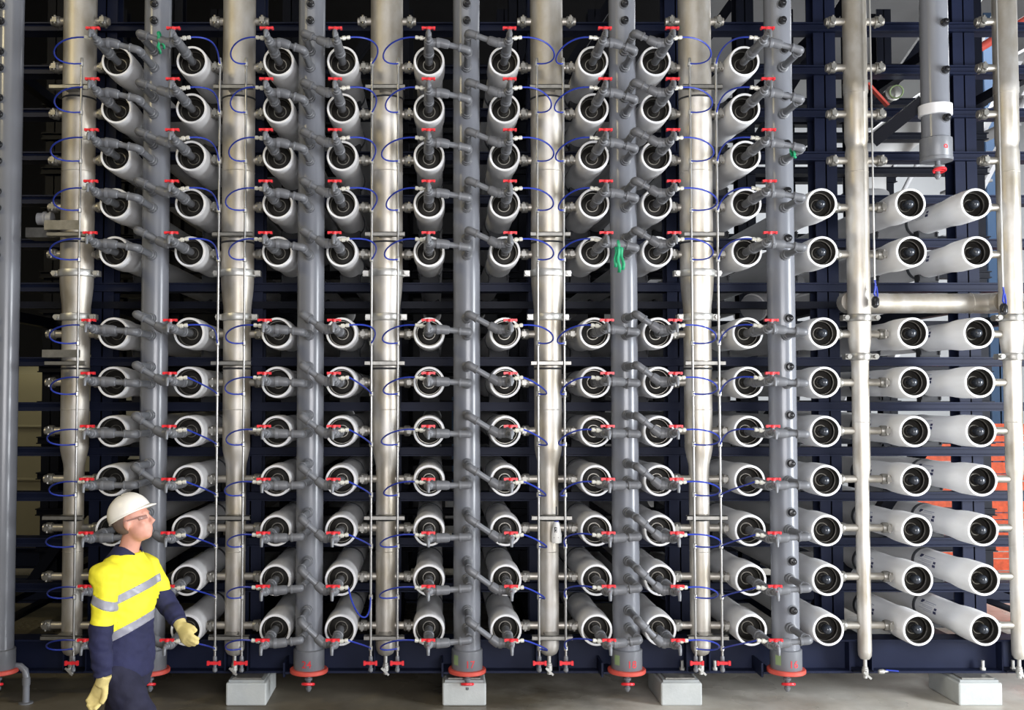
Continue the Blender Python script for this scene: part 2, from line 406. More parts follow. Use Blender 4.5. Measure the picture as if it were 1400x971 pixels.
# ------------------------------------------------------------------ steel headers
def bracket_parts(t, x, z, r, w=0.155):
    m = MB().box((-w, -0.245, z - 0.018), (w, -0.238, z + 0.018)); m.box((-w, -0.245, z + 0.013), (w, -0.205, z + 0.018)); m.box((-w, -0.245, z - 0.018), (w, -0.205, z - 0.013))
    m.box((-0.05, -0.21, z - 0.012), (0.05, -r + 0.01, z + 0.012))
    m.build('tube_bracket', 'coupling_metal', t, smooth=False)
    MB().lathe((0, 0, z - 0.045), (0, 0, 1), [(r, 0), (r + 0.006, 0.002), (r + 0.006, 0.014), (r, 0.016)], 24).build('clamp_band', 'saddle_dark', t)
def ear_coupling(t, z, r, mt='bright_steel'):
    m = MB().lathe((0, 0, z - 0.03), (0, 0, 1), [(r, 0), (r + 0.013, 0.004), (r + 0.016, 0.012), (r + 0.016, 0.048), (r + 0.013, 0.056), (r, 0.06)], 28)
    for s in (-1, 1):
        m.box((s * (r + 0.028) - 0.028, -0.035, z - 0.022), (s * (r + 0.028) + 0.028, 0.035, z + 0.022))
    o = m.build('grooved_coupling', mt, t)
    for s in (-1, 1):
        MB().cyl((s * (r + 0.036), -0.06, z), (s * (r + 0.036), 0.06, z), 0.014, 8).lathe((s * (r + 0.036), -0.058, z), (0, -1, 0), [(0.02, 0), (0.02, 0.014)], 6).build('coupling_bolt', mt, o)
ZB = 0.36
def steel_header(i, main=True):
    x = SX[i]
    names = ['stained steel header pipe at far left beside the helmeted worker', 'steel header pipe, second from left, above a concrete block',
             'steel header pipe, third from left, left of plastic pipe seventeen', 'steel header pipe with white bottle hanging on it',
             'steel header pipe just right of plastic pipe eighteen', 'narrow steel header pipe right of plastic pipe sixteen', 'narrow steel header pipe cut by the right picture edge']
    t = thing('steel_header', (x, SY, 0), names[i], 'pipe', 'vertical stainless steel header pipes')
    if main:
        prof = [(0.01, ZB), (0.035, ZB + 0.004), (0.06, ZB + 0.02), (0.075, ZB + 0.05), (0.079, ZB + 0.09), (0.079, 1.83), (0.083, 1.87), (0.097, 1.93), (0.106, 1.975), (0.109, 2.0), (0.109, 2.02),
                (0.110, 2.03), (0.109, 2.04), (0.109, 3.07), (0.112, 3.13), (0.122, 3.21), (0.128, 3.28), (0.130, 3.32), (0.130, 4.78), (0.1315, 4.785), (0.1315, 4.80), (0.130, 4.805), (0.130, 6.8)]
        rad = lambda z: 0.079 if z < 1.9 else 0.109 if z < 3.1 else 0.130
    else:
        prof = [(0.01, 0.33), (0.035, 0.335), (0.05, 0.36), (0.053, 0.40), (0.053, 1.20), (0.0535, 1.21), (0.053, 1.22), (0.053, 1.73), (0.062, 1.80), (0.066, 1.84), (0.066, 2.66), (0.075, 2.76), (0.086, 2.84), (0.088, 2.9),
                (0.088, 4.36), (0.082, 4.39), (0.079, 4.41), (0.082, 4.43), (0.090, 4.46), (0.090, 4.84), (0.095, 4.842), (0.095, 4.93), (0.092, 4.935), (0.092, 6.8)]
        rad = lambda z: 0.053 if z < 1.75 else 0.066 if z < 2.7 else 0.088
    MB().lathe((0, 0, 0), (0, 0, 1), prof, 36).build('pipe', 'steel', t)
    # weld seams
    for z in ([4.20, 2.62, 2.30, 1.18] if main else [4.2, 3.0, 2.2]):
        MB().torus((0, 0, z), (0, 0, 1), rad(z), 0.003, 32, 6).build('weld_seam', 'steel', t)
    # branches to the vessels, dead-end branches capped
    rows = [RZ[0] + 0.378 * 2, RZ[0] + 0.378] + RZ
    for k, z in enumerate(rows):
        for s in (-1, 1):
            r = k - 2
            cl = {-1: 2 * i - 1, 1: 2 * i}[s]
            has = 0 <= cl < 12 and r >= 0 and not (cl >= 9 and r < 3)
            if i == 6 and s > 0: continue
            R = rad(z)
            b = MB().lathe((s * (R - 0.02), 0, z), (s, 0, 0), [(0.030, 0), (0.030, 0.235 - R + 0.02)], 16).build('branch', 'steel_branch', t)
            if not has:
                e = 0.19
                m = MB().lathe((s * e, 0, z), (s, 0, 0), [(0.030, -0.03), (0.042, -0.028), (0.044, -0.02), (0.044, 0.012), (0.040, 0.02), (0.034, 0.024), (0.034, 0.034), (0.01, 0.038)], 18)
                for q in (-1, 1):
                    m.box((s * e - 0.020, q * 0.048 - 0.014, z - 0.02), (s * e + 0.016, q * 0.048 + 0.014, z + 0.02)); m.cyl((s * e, q * 0.052, z - 0.034), (s * e, q * 0.052, z + 0.034), 0.010, 8)
                m.build('blank_cap', 'coupling_metal', b)
    if main:
        for z in (3.385, 3.035): ear_coupling(t, z, rad(z))
        for z in (4.83, 3.667, 2.661, 1.467, 0.551): bracket_parts(t, x, z, rad(z))
    else:
        for z in (3.03, 2.72): ear_coupling(t, z, 0.086 if z > 2.9 else 0.072, 'coupling_metal')
    # drain valve under the dome
    zb = ZB if main else 0.33
    d = MB().lathe((0, 0, zb), (0, 0, -1), [(0.016, -0.01), (0.016, 0.055), (0.022, 0.058), (0.022, 0.07), (0.026, 0.074), (0.026, 0.115), (0.018, 0.12), (0.018, 0.145)], 12)
    d.cyl((-0.004, -0.02, zb - 0.095), (-0.004, -0.045, zb - 0.095), 0.010, 8)
    d = d.build('drain_valve', 'bright_steel', t)
    MB().bar((-0.03, -0.05, zb - 0.085), (0.028, -0.05, zb - 0.14), 0.006, 0.016).build('lever', 'bright_steel', d)
    return t
for i in range(7): steel_header(i, i < 5)

# ------------------------------------------------------------------ plastic headers
def curved_text(txt, size, radius, z, parent, x0=0.0):
    cu = bpy.data.curves.new('t', 'FONT'); cu.body = txt; cu.size = size; cu.align_x = 'CENTER'; cu.extrude = 0.0; cu.offset = 0.0008
    o = bpy.data.objects.new('t', cu); C.objects.link(o)
    bpy.context.view_layer.update()
    me = bpy.data.meshes.new_from_object(o.evaluated_get(bpy.context.evaluated_depsgraph_get()))
    bpy.data.objects.remove(o); bpy.data.curves.remove(cu)
    for v in me.vertices:
        a = (v.co.x + x0) / radius; zz = v.co.y
        v.co = (math.sin(a) * radius, -math.cos(a) * radius, z + zz)
    me.materials.clear(); me.materials.append(MATS['red_ink'])
    return put('painted_number', me, parent)
ME_PLUG = MB().lathe((0, 0, 0), (0, -1, 0), [(0.030, 0.0), (0.030, 0.03), (0.026, 0.034), (0.026, 0.05), (0.012, 0.052), (0.012, 0.062), (0.009, 0.064)], 14).mesh('plug', 'plug_black')
def pvc_header(i):
    x = PXH[i]
    names = ['grey plastic header pipe cut by the left picture edge', 'grey plastic header pipe right behind the worker',
             'grey plastic header pipe painted with red number twenty-four', 'grey plastic header pipe painted with red number seventeen', 'grey plastic header pipe painted with red number eighteen',
             'grey plastic header pipe painted with red number sixteen', 'short grey plastic pipe hanging at top right, red handle under it']
    t = thing('plastic_header', (x, PY, 0), names[i], 'pipe', 'vertical grey plastic header pipes')
    R = 0.106
    zb = 0.275 if i < 6 else 4.30
    MB().lathe((0, 0, 0), (0, 0, 1), [(R, zb), (R, 6.8)], 36).build('pipe', 'pvc_grey', t)
    col = MB().lathe((0, 0, zb), (0, 0, 1), [(0.118, -0.005), (0.121, 0.0), (0.121, 0.155), (0.113, 0.16), (0.106, 0.162)], 36).build('end_collar', 'pvc_collar', t)
    if i < 6:
        MB().lathe((0, 0, zb - 0.02), (0, 0, 1), [(0.09, -0.006), (0.143, -0.006), (0.148, 0.0), (0.148, 0.020), (0.143, 0.026), (0.118, 0.028)], 36).build('end_flange', 'red_flange', t)
    else:
        MB().lathe((0, 0, zb - 0.02), (0, 0, 1), [(0.09, -0.006), (0.123, -0.004), (0.125, 0.02), (0.118, 0.026)], 36).build('end_flange', 'pvc_collar', t)
        MB().lathe((0, 0, 4.64), (0, 0, 1), [(R, 0), (R + 0.02, 0.002), (R + 0.02, 0.085), (R, 0.087)], 32).build('pipe_clamp', 'white_rail', t)
    # drain valve
    d = MB().lathe((0, -0.02, zb - 0.02), (0, 0, -1), [(0.02, 0), (0.02, 0.04), (0.03, 0.043), (0.03, 0.06), (0.018, 0.065), (0.018, 0.11), (0.024, 0.114), (0.024, 0.13), (0.012, 0.15)], 12).build('drain_valve', 'pvc_fitting', t)
    h = MB().torus((0, -0.05, zb - 0.105), (0, 0.25, 1), 0.045, 0.0085, 20, 8, 1.3).bar((-0.045, -0.05, zb - 0.105), (0.045, -0.05, zb - 0.105), 0.016, 0.014)
    h.build('drain_handle', 'red_plastic', d)
    num = {2: '24', 3: '17', 4: '18', 5: '16', 6: '9'}.get(i)
    if num: curved_text(num, 0.078, 0.1222, zb + 0.035, t, 0.02 if i != 2 else -0.005)
    if i in (3, 4, 5):
        m = MB()
        for a0, a1 in ((-58, -36),):
            k = len(m.v)
            for q in range(4):
                a = math.radians(a0 + (a1 - a0) * q / 3)
                for z in (0.05, 0.125): m.v.append((math.sin(a) * 0.1225, -math.cos(a) * 0.1225, zb + z))
            for q in range(3): m.f.append((k + 2 * q, k + 2 * q + 2, k + 2 * q + 3, k + 2 * q + 1))
        put('sticker', m.mesh('sticker', 'green_label', fix=False), t)
    if i < 6:   # bracket back to the base beam
        MB().box((-0.19, -0.02, zb - 0.035), (-0.10, 0.25, zb - 0.02)).box((-0.20, -0.02, zb - 0.06), (-0.185, 0.22, zb + 0.05)).build('support_bracket', 'navy_beam', t, smooth=False)
    # black blanking plugs in unused branches
    def plug(z, xo=0.0):
        y = -math.sqrt(R * R - xo * xo)
        put('plug', ME_PLUG, t, (xo, y + 0.005, z))
        MB().torus((xo, y - 0.002, z), (0, 1, 0), 0.033, 0.006, 18, 6).build('plug_collar', 'pvc_collar', t)
    if i == 0:
        for r in range(-1, 12):
            z = RZ[r] if r >= 0 else RZ[0] + 0.378
            k = (RZ[0] - z) / (RZ[0] - RZ[11])
            plug(z - 0.055 + 0.075 * k, -0.03); plug(z + 0.075 + 0.08 * k, -0.03)
    elif i < 6:
        plug(RZ[0] + 0.378 - 0.06); plug(RZ[0] + 0.378 + 0.075); plug(RZ[0] + 0.756 - 0.06)
        if i == 5:
            for r in range(3, 12):
                k = (RZ[0] - RZ[r]) / (RZ[0] - RZ[11])
                plug(RZ[r] + 0.075 + 0.08 * k, 0.02)
            for r in range(0, 3): plug(RZ[r] + 0.09, 0.02)
    else:
        for z in (5.36, 4.98, 4.60): plug(z, 0.03)
for i in range(7): pvc_header(i)

# ------------------------------------------------------------------ thin steel sample tubes with fittings
def tubez(r): return RZ[r] - 0.05 - 0.07 * (RZ[0] - RZ[r]) / (RZ[0] - RZ[11])
TUBES = {}
TY = -0.078
tl = {(0, 1): 'thin steel tube in front of the leftmost steel header', (1, -1): 'thin steel tube left of the second steel header', (1, 1): 'thin steel tube over the right side of the second steel header',
      (2, -1): 'thin steel tube on the left of the third steel header', (2, 1): 'thin steel tube on the right of the third steel header',
      (3, -1): 'thin steel tube left of the white hanging bottle', (3, 1): 'thin steel tube right of the white hanging bottle',
      (4, -1): 'thin steel tube left of the fifth steel header', (4, 1): 'thin steel tube right of the fifth steel header'}
ME_TFIT = MB().lathe((0, 0, -0.02), (0, 0, 1), [(0.010, 0), (0.016, 0.006), (0.016, 0.034), (0.010, 0.04)], 8).mesh('fitting', 'bright_steel')
for (i, s), lb in tl.items():
    x = SX[i] + s * 0.102
    t = thing('sample_tube', (x, TY, 0), lb, 'tube', 'thin vertical sample tubes')
    ztop = tubez(0) + 0.03
    MB().cyl((0, 0, 0.40), (0, 0, ztop), 0.0095, 10).lathe((0, 0, ztop), (0, 0, 1), [(0.012, -0.03), (0.012, 0.015), (0.009, 0.02)], 8).build('tube', 'tube_steel', t)
    for r in range(12): put('fitting', ME_TFIT, t, (0, 0, tubez(r)))
    v = MB().lathe((0, 0, 0.42), (0, 0, -1), [(0.011, 0), (0.016, 0.01), (0.016, 0.04), (0.013, 0.045), (0.013, 0.09), (0.018, 0.094), (0.018, 0.115), (0.009, 0.125)], 10).build('drain_valve', 'pvc_collar', t)
    m = MB().lathe((0, -0.02, 0.372), (0, -1, 0), [(0.014, -0.01), (0.014, 0.018)], 10)
    for q in (-1, 1): m.box((min(q * 0.008, q * 0.05), -0.040, 0.362), (max(q * 0.008, q * 0.05), -0.026, 0.384)); m.box((q * 0.044 - 0.008, -0.044, 0.356), (q * 0.044 + 0.008, -0.024, 0.390))
    m.build('drain_handle', 'red_plastic', v)
    TUBES[(i, s)] = x

# blue sample tubing
for c in range(9):
    s = 1 if c % 2 == 0 else -1
    i = (c + 1) // 2
    xt = TUBES[(i, s)]
    for r in range(12):
        p0 = Vector((CX[c] - s * 0.10, -0.455, RZ[r] + 0.0295))
        p3 = Vector((xt, TY - 0.012, tubez(r)))
        d = -s
        low = r >= 6
        j = random.uniform(-0.03, 0.03)
        if c == 0: a, b = 0.30 + j, 0.30 + j
        elif c in (4,): a, b = 0.22 + j, (0.20 if not low else 0.24) + j
        elif c == 2: a, b = 0.24 + j, 0.20 + j
        elif c == 7: a, b = 0.27 + j, 0.27 + j
        elif c == 5: a, b = (0.24 + j, 0.20 + j) if r < 6 else (0.08, 0.14 + j)
        elif c == 6: a, b = (0.19 + j, 0.13 + j) if r < 9 else (0.10, 0.06)
        elif c == 8: a, b = (0.16 + j, 0.02) if r < 8 else (0.04, 0.02)
        elif c == 3: a, b = (0.20 + j, 0.08 + j) if r < 6 else (0.04, 0.05)
        else: a, b = (0.20 + j, 0.0 + j * .3) if r < 6 else (0.04, 0.02)
        straight = a < 0.1
        p1 = p0 + Vector((d * a, 0.02, 0.02 if not straight else -0.02))
        p2 = p3 + Vector((d * b if b > 0.05 else -d * 0.01, -0.04, -0.035 if b > 0.1 else (0.09 if not straight else 0.03)))
        if c == 3 and r == 10: p1 = p0 + Vector((0.04, 0, -0.22)); p2 = p3 + Vector((0.0, -0.05, -0.25))
        pts = []
        for q in range(17):
            u = q / 16
            pts.append(p0 * (1 - u) ** 3 + p1 * 3 * u * (1 - u) ** 2 + p2 * 3 * u * u * (1 - u) + p3 * u ** 3)
        o = MB().tube(pts, 0.0062, 6).build('sample_hose', 'blue_tube')
        tag(o, 'thin blue hose from red-handled valve, %s, %s' % (rowname(r), colname(c)), 'hose', 'thin blue sample hoses')

# ------------------------------------------------------------------ navy steel frame that carries the vessels
fr = thing('support_frame', (0, 0.8, 0.2), 'dark navy steel frame carrying the white vessels', 'frame')
def fpart(m, name, mm='navy_shaded'):
    o = m.build(name, mm, fr, smooth=False); o.matrix_parent_inverse = Matrix.Translation((0, -0.8, -0.2)); return o
FX = [-4.17] + SX + [5.88]
def hcol(x, y0, y1, z0, z1, w=0.19):
    m = MB().box((x - w / 2, y0, z0), (x + w / 2, y0 + 0.016, z1)).box((x - w / 2, y1 - 0.016, z0), (x + w / 2, y1, z1)).box((x - 0.006, y0, z0), (x + 0.006, y1, z1))
    return m
BYS = (0.78, 3.04, 5.25)
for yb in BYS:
    for x in FX: fpart(hcol(x, yb + 0.03, yb + 0.21, 0.46, 7.5), 'column', 'navy_beam' if yb < 1 else 'navy_shaded')
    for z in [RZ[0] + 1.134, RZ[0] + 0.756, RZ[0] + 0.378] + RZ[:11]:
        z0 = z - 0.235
        fpart(MB().box((-4.3, yb - 0.02, z0), (6.0, yb + 0.15, z0 + 0.012)).box((-4.3, yb - 0.02, z0 + 0.063), (6.0, yb + 0.15, z0 + 0.075)).box((-4.3, yb + 0.02, z0), (6.0, yb + 0.03, z0 + 0.075)), 'beam', 'navy_beam' if yb < 1 else 'navy_shaded')
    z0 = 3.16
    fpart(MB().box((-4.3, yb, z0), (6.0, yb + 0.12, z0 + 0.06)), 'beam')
# base beam along the front (I section) with stiffeners, and the two behind
for yb in (0.235, 3.0, 5.2):
    fpart(MB().box((-6.2, yb, 0.205), (6.4, yb + 0.20, 0.222)).box((-6.2, yb, 0.452), (6.4, yb + 0.20, 0.468)).box((-6.2, yb + 0.094, 0.222), (6.4, yb + 0.106, 0.452)), 'base_beam', 'navy_beam')
for x in FX:
    for dx in (-0.09, 0.09):
        fpart(MB().box((x + dx - 0.006, 0.24, 0.222), (x + dx + 0.006, 0.43, 0.452)), 'stiffener', 'navy_beam')
    fpart(MB().box((x - 0.08, 0.20, 0.222), (x + 0.08, 5.4, 0.232)).box((x - 0.08, 0.40, 0.40), (x + 0.08, 5.4, 0.46)), 'cross_beam')
# diagonal braces between the bays
for (x0, z0, x1, z1, y) in ((3.40, 0.5, 4.55, 2.2, 1.25), (2.1, 0.5, 3.35, 2.1, 3.3), (-4.1, 0.5, -2.9, 2.2, 2.4), (-2.9, 0.5, -4.1, 2.2, 3.4), (0.9, 5.2, 2.0, 6.9, 3.3), (3.4, 5.0, 4.6, 6.9, 3.3), (2.1, 6.9, 3.3, 5.0, 5.4), (-1.6, 5.2, -0.4, 6.9, 3.3),
                            (2.1, 5.1, 3.3, 6.8, 3.3), (4.6, 5.2, 5.8, 6.9, 3.3), (0.9, 3.0, 2.0, 5.0, 3.4), (3.45, 1.9, 4.55, 3.4, 3.3)):
    fpart(MB().bar((x0, y, z0), (x1, y, z1), 0.10, 0.12, (0, 1, 0)), 'brace')
# saddle bars cross tying at upper right: inclined tie to the short header
fpart(MB().bar((3.62, 0.42, 4.52), (3.93, 0.18, 4.79), 0.10, 0.11, (0, 1, 0)), 'hanger_arm')
# long ties along the vessels
for x in FX:
    for z in (3.19, 5.6): fpart(MB().box((x - 0.05, 0.9, z - 0.05), (x + 0.05, 5.4, z + 0.05)), 'tie')

# anchor bolts on the base beam near the right blocks
for x in (1.96, 2.22, 4.36, 4.60):
    o = MB().lathe((0, 0, 0), (0, 0, 1), [(0.022, 0), (0.022, 0.02), (0.013, 0.02), (0.013, 0.075)], 8).build('anchor_bolt', 'bright_steel', fr)
    o.matrix_parent_inverse = Matrix.Translation((0, -0.8, -0.2)); o.location = (x, 0.27, 0.222)

# ------------------------------------------------------------------ concrete blocks under the beam
bl = ['concrete block below the second steel header', 'concrete block below plastic pipe seventeen', 'concrete block right of plastic pipe eighteen', 'concrete block at bottom right below the capped vessels']
for (x0, x1), lb in zip(((-1.64, -1.325), (0.045, 0.385), (1.745, 2.065), (4.06, 4.40)), bl):
    t = thing('concrete_block', ((x0 + x1) / 2, 0.3, 0), lb, 'block', 'concrete support blocks')
    w = (x1 - x0) / 2
    me = MB().box((-w, -0.24, 0), (w, 0.26, 0.175)); o = me.build('block', 'concrete_block', t, smooth=False)
    bv = o.modifiers.new('bevel', 'BEVEL'); bv.width = 0.012; bv.segments = 2
    MB().box((-w + 0.02, -0.22, 0.175), (w - 0.02, 0.24, 0.193)).build('grout_pad', 'grout', t, smooth=False)
    MB().box((-w + 0.045, -0.20, 0.193), (w - 0.045, 0.22, 0.205)).build('base_plate', 'coupling_metal', t, smooth=False)

# ------------------------------------------------------------------ small things on the rack
# squeeze bottle hung on the fourth steel header
t = thing('squeeze_bottle', (0.935, 0.045, 1.26), 'white plastic squeeze bottle hanging on a steel header', 'bottle')
MB().lathe((0, 0, 0), (0, 0, 1), [(0.030, 0.0), (0.039, 0.004), (0.041, 0.02), (0.041, 0.06), (0.036, 0.10), (0.026, 0.145), (0.018, 0.165), (0.016, 0.17)], 20).build('body', 'bottle_white', t)
MB().lathe((0, 0, 0.168), (0, 0, 1), [(0.018, 0), (0.018, 0.012), (0.012, 0.03), (0.006, 0.05), (0.004, 0.115)], 12).build('spout', 'saddle_dark', t)
m = MB().lathe((0, 0, 0.165), (0, 0, 1), [(0.0185, 0), (0.0185, 0.008)], 14); m.build('collar', 'blue_tube', t)
m = MB()
for (x0, x1, z0, z1) in ((-0.018, -0.012, 0.085, 0.125), (-0.006, 0.0, 0.085, 0.125), (-0.018, 0.0, 0.10, 0.106), (-0.018, 0.0, 0.122, 0.127), (-0.024, 0.012, 0.044, 0.049)):
    k = len(m.v); R = 0.0415
    for x, z in ((x0, z0), (x1, z0), (x1, z1), (x0, z1)):
        rr = (0.0413 if z < 0.06 else 0.0413 - (z - 0.06) * 0.115) + 0.001
        m.v.append((x, -math.sqrt(rr * rr - x * x), z))
    m.f.append((k, k + 1, k + 2, k + 3))
put('print', m.mesh('print', 'plug_black', fix=False), t)

# green ribbons
def ribbon(loc, label, strips, knot=0.02):
    t = thing('green_ribbon', loc, label, 'ribbon', 'green marker ribbons')
    MB().torus((0, 0, 0), (1, 0, 0.2), 0.036, 0.006, 16, 6, 2.0).build('loop', 'green_ribbon', t)
    for (dx, dy, L, w, sw) in strips:
        m = MB(); n = 7
        for q in range(n + 1):
            u = q / n; x = dx + sw * u + 0.006 * math.sin(u * 9 + dx * 50); y = dy - 0.035 + 0.01 * math.sin(u * 7); z = -0.02 - L * u
            a = 0.5 * math.sin(u * 5 + dx * 80)
            m.v.append((x - w / 2 * math.cos(a), y - w / 2 * math.sin(a), z)); m.v.append((x + w / 2 * math.cos(a), y + w / 2 * math.sin(a), z))
        for q in range(n): m.f.append((2 * q, 2 * q + 1, 2 * q + 3, 2 * q + 2))
        o = m.build('tail', 'green_ribbon', t); sl = o.modifiers.new('s', 'SOLIDIFY'); sl.thickness = 0.002
ribbon((CX[1] - 0.14, Y0, RZ[0] + 0.045), 'green ribbon tied to the second-column connector in top row', [(0.0, 0, 0.12, 0.022, 0.01), (0.02, 0.01, 0.08, 0.02, 0.02)])
ribbon((CX[6] + 0.11, Y0, RZ[4] - 0.01), 'long green ribbon hanging left of plastic pipe eighteen', [(0.0, 0, 0.19, 0.025, 0.0), (0.022, 0.01, 0.17, 0.024, 0.012), (-0.015, 0.01, 0.15, 0.022, -0.012)])
ribbon((CX[8] + 0.26, Y0 + 0.10, RZ[2] - 0.045), 'short green ribbon on connector before plastic pipe sixteen', [(0.0, 0, 0.04, 0.02, 0.0)])

# pipe joining the two narrow steel headers
t = thing('cross_pipe', (3.98, 0.42, 2.86 + 0.31), 'thick horizontal steel pipe between the two narrow steel headers', 'pipe')
MB().lathe((-0.60, 0, 0), (1, 0, 0), [(0.082, 0), (0.082, 1.18)], 28).build('pipe', 'steel', t)
MB().tube([(-0.56, 0, 0), (-0.60, -0.01, 0.0), (-0.62, -0.06, 0.0), (-0.62, -0.16, 0)], 0.084, 20).build('elbow', 'steel', t)
MB().torus((0.42, 0, 0), (1, 0, 0), 0.083, 0.004, 28, 6).build('weld_seam', 'steel', t)
MB().tube([(0.54, 0, 0), (0.59, -0.01, 0.0), (0.61, -0.06, 0.0), (0.61, -0.16, 0)], 0.084, 20).build('elbow', 'steel', t)

# thin drop tubes at the two narrow headers, with blue hose tails
for (x, y, z0, lb) in ((SX[5] + 0.075, 0.045, 3.30, 'thin bright tube along the narrow header right of pipe sixteen'), (4.44, 0.0, 3.24, 'thin grey tube dropping left of the rightmost steel header')):
    t = thing('drop_tube', (x, y, z0), lb, 'tube')
    MB().cyl((0, 0, 0.0), (0, 0, 3.4), 0.007, 8).build('tube', 'tube_steel', t)
    m = MB().tube([(0, 0, 0.02), (0.004, -0.004, -0.02), (-0.01, -0.01, -0.09), (0.012, -0.012, -0.14), (0.02, 0.0, -0.09), (0.012, 0.0, -0.03)], 0.0075, 8)
    m.build('hose_tail', 'blue_tube', t)
    MB().lathe((0.0, -0.005, -0.20), (0, 0, 1), [(0.012, 0), (0.03, 0.02), (0.03, 0.07), (0.016, 0.09)], 12).build('end_fitting', 'plug_black', t)

# support arms on the leftmost header
t = thing('pipe_support', (SX[0] - 0.05, 0.20, 3.72), 'grey steel support arm clamped to leftmost header, upper one', 'bracket')
MB().box((-0.15, -0.16, 0.0), (0.10, -0.13, 0.075)).box((-0.17, -0.16, 0.0), (-0.15, 0.5, 0.075)).build('channel', 'coupling_metal', t, smooth=False)
MB().box((-0.42, 0.1, -0.02), (-0.17, 0.3, 0.06)).build('side_plate', 'coupling_metal', t, smooth=False)
MB().lathe((-0.20, 0.1, 0.13), (-1, 0, 0), [(0.06, 0), (0.06, 0.02), (0.05, 0.022), (0.05, 0.05), (0.06, 0.052), (0.06, 0.07), (0.05, 0.072), (0.05, 0.12)], 20).build('ribbed_hose', 'duct_grey', t)
t = thing('pipe_support', (SX[0] - 0.05, 0.20, 2.71), 'grey steel support arm clamped to leftmost header, lower one', 'bracket')
MB().box((-0.15, -0.16, 0.0), (0.12, -0.13, 0.06)).box((-0.17, -0.16, 0.0), (-0.15, 0.5, 0.06)).build('channel', 'coupling_metal', t, smooth=False)

# grey drain pipe standing on the floor at the left edge
t = thing('drain_pipe', (-3.22, 0.13, 0), 'short grey drain pipe with elbow standing on floor, far left', 'pipe')
MB().tube([(0, 0, 0), (0, 0, 0.20), (-0.01, 0, 0.255), (-0.045, 0, 0.285), (-0.10, 0, 0.29), (-0.18, 0.02, 0.29)], 0.027, 16).build('pipe', 'pvc_grey', t)
MB().lathe((0, 0, 0.14), (0, 0, 1), [(0.027, 0), (0.032, 0.002), (0.032, 0.06), (0.027, 0.062)], 16).build('socket', 'pvc_collar', t)
MB().lathe((0, 0, 0), (0, 0, 1), [(0.055, 0), (0.055, 0.008), (0.03, 0.012)], 16).build('foot', 'pvc_collar', t)

# small lever valve lying at the base of the narrow header
t = thing('hand_valve', (SX[5] + 0.13, 0.16, 0.235), 'small chrome hand valve with blue lever on the base beam', 'valve')
MB().lathe((-0.03, 0.0, 0), (1, 0, 0.1), [(0.012, 0), (0.02, 0.01), (0.02, 0.04), (0.012, 0.05), (0.012, 0.075)], 12).build('body', 'bright_steel', t)
MB().bar((0.02, -0.02, 0.02), (0.12, -0.02, 0.012), 0.014, 0.008).build('lever', 'blue_tube', t, smooth=False)

# ------------------------------------------------------------------ background right
t = thing('white_pipe', (5.2, 3.9, 0), 'thick white bent pipe behind the rack at upper right', 'pipe')
pts = [(-0.15, 0.1, 3.0), (-0.15, 0.1, 4.95)]
for i in range(1, 8):
    q = i / 8 * PI / 3.1; pts.append((-0.15 + 0.55 * (1 - math.cos(q)), 0.1, 4.95 + 0.5 * math.sin(q)))
pts += [(0.55, 0.2, 5.72), (0.75, 0.3, 5.86)]
MB().tube(pts, 0.24, 24).build('pipe', 'pipe_white', t)
MB().torus((-0.15, 0.1, 4.75), (0, 0, 1), 0.245, 0.03, 28, 8, 2.0).build('joint', 'duct_grey', t)
t = thing('large_duct', (3.0, 1.35, 3.14), 'large grey pipe running diagonally behind plastic pipe sixteen', 'pipe')
MB().lathe((-0.12, 0, 0.06), (0.75, 0.55, 0.42), [(0.12, 0), (0.125, 0.01), (0.125, 0.7), (0.12, 0.72)], 28).build('pipe', 'duct_grey', t)
MB().torus((-0.085, 0.02, 0.08), (0.75, 0.55, 0.42), 0.127, 0.008, 28, 6).build('end_band', 'pipe_white', t)

# stair with pale stringers behind the right bay
t = thing('steel_stair', (6.3, 4.6, 2.0), 'pale steel stair with handrails rising behind the right rack', 'stair')
for dy in (0.0, 0.85):
    MB().bar((-1.1, dy, 0.1), (1.5, dy, 5.0), 0.05, 0.22, (0, 1, 0)).build('stringer', 'white_rail', t, smooth=False)
    MB().tube([(-1.6, dy, 0.9), (1.0, dy, 5.8)], 0.03, 10).build('handrail', 'white_rail', t)
for k in range(14):
    u = (k + 0.5) / 14
    MB().box((-1.1 + 2.6 * u - 0.13, 0.02, 0.1 + 4.9 * u), (-1.1 + 2.6 * u + 0.13, 0.83, 0.1 + 4.9 * u + 0.03)).build('tread', 'duct_grey', t, smooth=False)
t = thing('red_pipe', (6.07, 3.6, 6.3), 'dark red sprinkler pipe behind the rack, top right', 'pipe')
MB().tube([(-0.12, 0, -0.07), (0.9, 0.0, 0.55)], 0.05, 12).build('pipe', 'red_flange', t)
MB().lathe((0.0, 0, 0.044), (1.6, 0, 0.9), [(0.05, -0.04), (0.065, -0.038), (0.065, 0.04), (0.05, 0.042)], 14).build('coupling', 'red_flange', t)
t = thing('red_lever', (3.93, 1.05, 5.10), 'red flat lever on green valve behind the narrow header', 'valve')
MB().bar((-0.08, 0, 0.10), (0.10, 0, -0.10), 0.02, 0.055, (0, 1, 0)).build('lever', 'red_flange', t, smooth=False)
MB().lathe((0.16, 0.04, 0.02), (0, 1, 0), [(0.03, -0.03), (0.07, -0.02), (0.06, 0.02), (0.06, 0.08), (0.05, 0.1)], 16).build('body', 'coupling_metal', t)
m = MB().torus((0.17, -0.02, 0.02), (0.6, 1, 0.3), 0.055, 0.007, 20, 6); m.build('hand_wheel', 'green_label', t)

